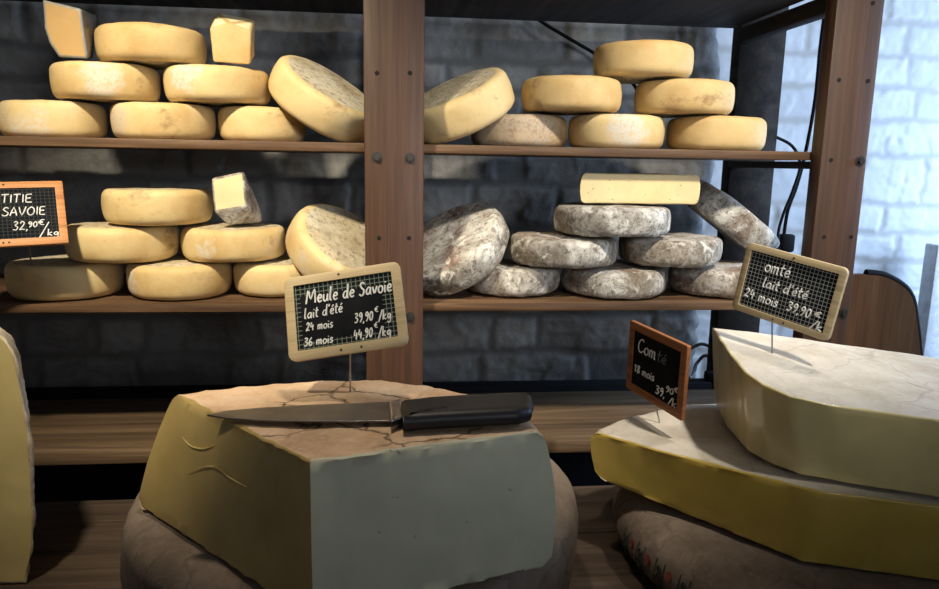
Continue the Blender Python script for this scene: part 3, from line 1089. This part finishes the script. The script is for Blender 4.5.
def write(bm, text, x, z, size, rad, y, slant=.12, slope=0.0, x1=None):
    cx = x
    width = 1.0
    if x1 is not None:
        adv = sum(GL[c][0] for c in text)
        width = ((x1 - x) / size - .04 * len(text)) / adv
    for ch in text:
        adv, strokes = GL[ch]
        for s in strokes:
            pts = [Vector((cx + (p[0] * width + p[1] * slant) * size, y, z + (cx - x) * slope + p[1] * size)) for p in s]
            pts = smooth_line(pts, 2 if ch in SHARPG else 4)
            add_tube(bm, pts, rad, 5)
        cx += (adv * width + .04) * size


def mat_slate(name, grid, gcol, center_clear):
    t = NT(name)
    uv = t.n('TexCoord').outputs['UV']
    sx = t.n('SeparateXYZ')
    t.link(uv, sx.inputs[0])
    sm = t.noise(25, 4, .6, t.mapped())
    c = t.ramp(sm, [(.3, (.004, .005, .007)), (.75, (.013, .014, .017))])
    if grid:
        ms = []
        for ax in (0, 1):
            f = t.math('FRACT', t.math('MULTIPLY', sx.outputs[ax], 1.0 / grid))
            d = t.math('ABSOLUTE', t.math('SUBTRACT', f, .5))
            ms.append(t.math('LESS_THAN', d, .07))
        m = t.math('MAXIMUM', ms[0], ms[1])
        if center_clear:
            (u0, u1, v0, v1) = center_clear
            a = t.math('MULTIPLY', t.math('GREATER_THAN', sx.outputs[0], u0), t.math('LESS_THAN', sx.outputs[0], u1))
            b = t.math('MULTIPLY', t.math('GREATER_THAN', sx.outputs[1], v0), t.math('LESS_THAN', sx.outputs[1], v1))
            m = t.math('MULTIPLY', m, t.math('SUBTRACT', 1.0, t.math('MULTIPLY', a, b)))
        c = t.mix(t.math('MULTIPLY', m, .8), c, gcol)
    return t.done(c, .8, spec=.08)


def rrect(w, h, r, n=6):
    out = []
    for cx, cz, a0 in ((w / 2 - r, h / 2 - r, 0), (-w / 2 + r, h / 2 - r, PI / 2), (-w / 2 + r, -h / 2 + r, PI), (w / 2 - r, -h / 2 + r, 1.5 * PI)):
        for k in range(n + 1):
            a = a0 + PI / 2 * k / n
            out.append((cx + r * math.cos(a), cz + r * math.sin(a)))
    return out


def slate(label, center, rot, w, h, bw, rc, fmat, smat, lines, foot, pin_from, nails, tilt_extra=None):
    yaw, pitch, roll = rot
    Rm = Matrix.Rotation(yaw, 3, 'Z') @ Matrix.Rotation(pitch, 3, 'X') @ Matrix.Rotation(roll, 3, 'Y')
    foot = Vector(foot)
    center = Vector(center)
    root = thing('price_slate', label, 'sign', foot, None)
    root.rotation_euler = Rm.to_euler()
    off = Rm.transposed() @ (center - foot)
    th = .0035

    def fin(name, bm, mat, **kw):
        for v in bm.verts:
            v.co += off
        return new_obj(name, bm, mat, root, **kw)
    # frame ring
    bm = bmesh.new()
    A, B = rrect(w, h, rc), rrect(w - 2 * bw, h - 2 * bw, .0012)
    loops = []
    for pts, y in ((A, th), (A, -th + .001), ([(x * (1 - .002 / w * 2), z * (1 - .002 / h * 2)) for x, z in A], -th), (B, -th), (B, -.0005), (B, th)):
        loops.append([bm.verts.new((x, y, z)) for x, z in pts])
    N = len(A)
    for L1, L2 in zip(loops, loops[1:] + loops[:1]):
        for k in range(N):
            bm.faces.new((L1[k], L1[(k + 1) % N], L2[(k + 1) % N], L2[k]))
    fin('frame', bm, fmat, sharp=.5)
    # slate sheet
    bm = bmesh.new()
    uvl = bm.loops.layers.uv.new('UVMap')
    iw, ih = w - 2 * bw + .002, h - 2 * bw + .002
    vs = [[bm.verts.new((sx * iw / 2, y, sz * ih / 2)) for sx, sz in ((-1, -1), (1, -1), (1, 1), (-1, 1))] for y in (-.001, .0015)]
    fs = [bm.faces.new(vs[0]), bm.faces.new(vs[1][::-1])]
    for k in range(4):
        fs.append(bm.faces.new((vs[0][k], vs[0][(k + 1) % 4], vs[1][(k + 1) % 4], vs[1][k])))
    for f in fs:
        for l in f.loops:
            l[uvl].uv = (l.vert.co.x + iw / 2, l.vert.co.z + ih / 2)
    fin('slate_sheet', bm, smat, smooth=False)
    # writing
    bm = bmesh.new()
    for mi, (mat, items) in enumerate(lines):
        nf = len(bm.faces)
        for (text, u, v, size, rad, slope, wd) in items:
            write(bm, text, -iw / 2 + u * iw, -ih / 2 + v * ih, size, rad, -.0013, slope=slope, x1=-iw / 2 + wd * iw)
        bm.faces.ensure_lookup_table()
        for f in bm.faces[nf:]:
            f.material_index = mi
    fin('chalk_markings', bm, [m for m, _ in lines])
    for (u, v) in nails:
        bm = bmesh.new()
        bmesh.ops.create_uvsphere(bm, u_segments=10, v_segments=6, radius=.0016)
        for q in bm.verts:
            q.co = Vector((q.co.x + u * w / 2, q.co.y * .6 - th, q.co.z + v * h / 2))
        fin('nail', bm, STEEL)
    # pin
    bm = bmesh.new()
    p0 = Rm @ Vector((pin_from, .001, -h / 2 + bw)) + center
    d = (foot - p0).normalized()
    add_tube(bm, [p0, p0.lerp(foot, .4), p0.lerp(foot, .8), foot + d * .012], .0011, 8)
    for q in bm.verts:
        q.co = Rm.transposed() @ (q.co - center)
    fin('pin', bm, WIRE)
    return root


S1 = mat_slate('slate_margin_grid', .0058, (.22, .27, .22), (.008, .109, .011, .069))
S2 = mat_slate('slate_full_grid', .0056, (.42, .44, .42), None)
S3 = mat_slate('slate_plain', None, None, None)
S4 = mat_slate('slate_faint_grid', .006, (.05, .055, .06), None)
T = .0009
slate('pale framed chalk slate with rounded corners reading Meule de Savoie on the front cut cheese',
      (-.0602, .87, 1.3188), (-.19, -.459, -.191), .1454, .1057, .0115, .009, W_FRAME_B, S1,
      [(CHALK, [('Meule de Savoie', .12, .69, .0185, .00115, .0, .985),
                ("lait d'été", .09, .47, .0140, T, .04, .48), ('24 mois', .10, .29, .0115, T, .0, .37), ('36 mois', .07, .07, .0115, T, .0, .36),
                ('39,90', .58, .30, .0135, T, .0, .77), ('€', .785, .41, .008, .0007, 0, .83), ('/kg', .82, .29, .0125, T, 0, .95),
                ('44,90', .56, .06, .0135, T, .0, .75), ('€', .765, .18, .008, .0007, 0, .81), ('/kg', .80, .05, .0125, T, 0, .93)])],
      (-.056, .875, 1.216), .002, [(-.12, -.90), (.22, -.90), (-.05, .90)])
slate('pale framed chalk slate with full square grid standing in the thick cut piece at right',
      (.5508, .951, 1.3305), (-1.018, -.043, .142), .1499, .1023, .0095, .008, W_FRAME_B, S2,
      [(CHALK, [('omté', .20, .70, .0190, .0011, .0, .50), ("lait d'été", .22, .43, .0150, .0011, .02, .74), ('24 mois', .04, .18, .0150, .0011, -.02, .45),
                ('39,90', .55, .18, .0150, .0011, -.05, .82), ('€', .85, .22, .0085, .0009, 0, .93), ('/k', .84, .02, .0125, .0011, 0, .98)])],
      atz(772, 351, 1.2395), -.012, [(-.1, -.91), (.12, -.91), (0, .91)])
slate('reddish framed chalk slate turned sideways and standing in the long lower slab',
      (.3937, 1.02, 1.1979), (-1.319, .019, .043), .1467, .1129, .0125, .003, W_FRAME_R, S3,
      [(CHALK, [('Com', .10, .64, .023, .0012, .0, .50), ('18 mois', .06, .25, .0140, .0011, .02, .50), ('39,', .54, .08, .0150, .0011, 0, .74), ('90', .74, .21, .0105, .0010, 0, .90), ('€', .90, .28, .0085, .0010, 0, .98), ('/k', .80, .02, .0125, .0011, 0, .97)]),
       (CHALK_D, [('té', .52, .64, .019, .0008, 0, .72)])],
      atz(660, 424, 1.106), -.004, [(-.05, -.86), (.06, -.86)])
slate('orange framed chalk slate at the left edge above the middle left shelf cheeses',
      (-.5981, 1.2, 1.4079), (.388, -.513, -.027), .1484, .1103, .0115, .0025, W_FRAME_O, S4,
      [(CHALK, [('TITIE', .40, .71, .0160, .0010, .0, .74), ('SAVOIE', .40, .46, .0160, .0010, .0, .87), ('32,', .50, .18, .017, .0009, .0, .67), ('90', .66, .225, .0110, .0009, 0, .77), ('€', .77, .25, .0115, .0009, 0, .85), ('/', .76, .02, .026, .0009, 0, .88), ('kg', .86, .05, .0115, .0009, 0, .995)])],
      at(31, 266, 1.285), .02, [(-.18, -.90), (-.08, -.90), (-.1, .90)])

# ------------------------------------------------------------------ ink stamps on the lower right wheel
INK = plain('dark_ink', (.035, .045, .035), .8)
INKR = plain('red_ink', (.30, .06, .045), .8)
_pa, _pb = atz(645, 548, .955), atz(716, 587, .955)
_aa, _ab = (math.atan2(q.y - RW[1], q.x - RW[0]) % (2 * PI) for q in (_pa, _pb))
for k in range(4):
    a = _aa + (_ab - _aa) * k / 3
    for mat, nm in ((INK, 'ink_stamp'), (INKR, 'red_ink_dot')):
        bm = bmesh.new()
        off = Vector((RW[0], RW[1], ZT))

        def wrap(u, v):
            aa = a + u / RW[2]
            t = v / .093
            e = max(0.0, abs(v - .0465) - .0045) / .042
            rr = RW[2] + .008 * math.sin(PI * t) - .042 * (1 - math.sqrt(max(0, 1 - e * e))) + .0022
            return Vector((rr * math.cos(aa), rr * math.sin(aa), v))
        if mat is INK:
            for v0 in (.014, .040):
                for s in GL['8'][1]:
                    add_tube(bm, [wrap((p.x - .2) * .022, v0 + p.y * .024) for p in smooth_line([(q[0], q[1], 0) for q in s], 4)], .0011, 5)
            for u in (-.008, .008):
                add_tube(bm, [wrap(u, .012 + .055 * q / 8) for q in range(9)], .0007, 5)
        else:
            ring = [bm.verts.new(wrap(.0185 + .0048 * math.cos(2 * PI * q / 16), .056 + .006 * math.sin(2 * PI * q / 16))) for q in range(16)]
            bm.faces.new(ring)
        new_obj(nm, bm, mat, rw_root)


# ------------------------------------------------------------------ cables and the panel at the right
def cable(name, label, pts, r, mat, cat='cable'):
    bm = bmesh.new()
    sp = smooth_line(pts, 8)
    base = Vector(sp[-1])
    add_tube(bm, sp, r, 10)
    for v in bm.verts:
        v.co -= base
    o = new_obj(name, bm, mat)
    o.location = base
    return tag(o, label, cat), base


croot = thing('power_cable', 'long black power cable with plug hanging behind the right front post', 'cable', at(786, 246, 1.68))
bm = bmesh.new()
add_tube(bm, smooth_line([at(824, 18, 1.66), at(820, 50, 1.68), at(815, 100, 1.69), at(806, 150, 1.69), at(797, 185, 1.69), at(788, 210, 1.68), at(784, 234, 1.68)], 8), .0042, 10)
part('cable', bm, RUBBER, croot)
bm = box_bm(-.017, .017, -.014, .014, -.022, .022, .006)
pp = at(786, 243, 1.68)
for v in bm.verts:
    v.co += pp
part('plug', bm, RUBBER, croot)
cable('power_cable', 'thinner black cable looping from behind the top row cheese down beside the plug', [at(763, 133, 1.655), at(776, 137, 1.665), at(793, 147, 1.67), at(800, 165, 1.68), at(793, 190, 1.67), at(783, 215, 1.67), at(778, 236, 1.66), Vector((at(776, 285, 1.57).x, 1.57, Z2 + .005))], .0036, RUBBER)
cable('power_cable', 'black cable slanting down the grey stone behind the upper right shelf', [at(520, 6, 1.652), at(545, 24, 1.65), at(570, 39, 1.65), at(594, 53, 1.65), at(615, 66, 1.64), at(640, 95, 1.60), Vector((at(655, 140, 1.56).x, 1.56, Z1 + .005))], .0040, RUBBER)
cable('grey_conduit', 'thin grey hose curving down the stone behind the reddish slate', [at(690, 349, 1.662), at(702, 344, 1.660), at(713, 350, 1.657), at(719, 366, 1.655), Vector((.765, 1.656, 1.04)), Vector((.742, 1.654, 1.02)), Vector((.722, 1.62, 1.012)), Vector((.705, 1.59, 1.0085)), Vector((.690, 1.575, 1.0080))], .0042, GREYPLAS, 'hose')
bm = box_bm(-.012, .018, -.012, .012, -.010, .011, .004)
o = new_obj('cable_connector', bm, RUBBER)
o.location = at(709, 392, 1.58)
o.location.z = 1.0105
tag(o, 'small black connector lying on the dark rail under the middle right shelf', 'connector')

# wooden panel with a rounded corner at the right
YPN = 1.38
ppx = [(838, 276), (850, 275), (868, 275), (885, 277), (898, 283), (908, 291), (914, 302), (917, 320), (920, 345), (923, 385)]
pr = [at(x, y, YPN) for x, y in smooth_line([(x, y, 0) for x, y in ppx], 4) for x, y in [(x, y)]] if False else [at(q.x, q.y, YPN) for q in smooth_line([(x, y, 0) for x, y in ppx], 4)]
proot = thing('chair_back', 'brown wooden panel with rounded corner and black edge behind the right post', 'chair', (pr[0].x + .06, YPN, 0))
zlow = .0
out = [Vector((p.x, p.z, 0)) for p in pr] + [Vector((pr[-1].x + .01, zlow, 0)), Vector((pr[0].x, zlow, 0))]
bm = bmesh.new()
f0 = [bm.verts.new((p.x, YPN, p.y)) for p in out]
f1 = [bm.verts.new((p.x, YPN + .02, p.y)) for p in out]
bm.faces.new(f0)
bm.faces.new(f1[::-1])
for k in range(len(out)):
    bm.faces.new((f0[k], f0[(k + 1) % len(out)], f1[(k + 1) % len(out)], f1[k]))
part('back_panel', bm, W_PANEL, proot, sharp=.4)
bm = bmesh.new()
add_tube(bm, [p + Vector((.002, .010, .002)) for p in pr[8:]] + [Vector((pr[-1].x + .012, YPN + .01, .02))], .0085, 10)
part('edge_strip', bm, RUBBER, proot)


# ------------------------------------------------------------------ light
def area(name, loc, target, size, energy, color, shape='DISK', sy=None, spread=180):
    l = bpy.data.lights.new(name, 'AREA')
    l.shape = shape
    l.size = size
    if sy:
        l.size_y = sy
    l.energy = energy
    l.spread = math.radians(spread)
    l.color = color
    o = bpy.data.objects.new(name, l)
    o.location = loc
    o.rotation_euler = (Vector(target) - Vector(loc)).to_track_quat('-Z', 'Y').to_euler()
    COL.objects.link(o)
    return o


def spot(name, loc, target, energy, color, angle, blend=.6, size=.05):
    l = bpy.data.lights.new(name, 'SPOT')
    l.energy = energy
    l.color = color
    l.spot_size = math.radians(angle)
    l.spot_blend = blend
    l.shadow_soft_size = size
    o = bpy.data.objects.new(name, l)
    o.location = loc
    o.rotation_euler = (Vector(target) - Vector(loc)).to_track_quat('-Z', 'Y').to_euler()
    COL.objects.link(o)
    return o


spot('ceiling_spot_left', (-.50, .38, 2.35), (-.30, 1.32, 1.33), 124, (1.0, .87, .64), 54, 1.0, .04)
spot('ceiling_spot_right', (.75, .38, 2.35), (.42, 1.32, 1.33), 94, (1.0, .91, .76), 54, 1.0, .04)
spot('ceiling_spot_table', (-.05, 1.05, 2.45), (-.02, .85, 1.2), 28, (1.0, .84, .64), 40, .8, .05)
spot('ceiling_spot_table_right', (.95, 1.05, 2.45), (.75, .95, 1.2), 24, (1.0, .92, .80), 44, .8, .05)
area('window_daylight', (2.3, 1.0, 2.0), (1.1, 1.9, 1.5), 1.0, 13, (.55, .74, 1.0), 'SQUARE', None, 110)
area('side_window_daylight', (1.95, 1.52, 1.5), (0, 1.60, 1.35), .5, 12, (.45, .66, 1.0), 'SQUARE')
spot('front_fill_spot', (.9, -1.3, 2.0), (.30, 1.3, 1.97), 120, (.88, .94, 1.0), 46, 1.0, .35)  # added fill without a visible source; its soft cone edge dims the low foreground

w = bpy.data.worlds.new('World')
scene.world = w
w.use_nodes = True
bg = w.node_tree.nodes['Background']
bg.inputs[0].default_value = (.62, .62, .64, 1)
bg.inputs[1].default_value = .095

scene.view_settings.view_transform = 'Standard'
scene.view_settings.look = 'None'
scene.view_settings.exposure = 0.0
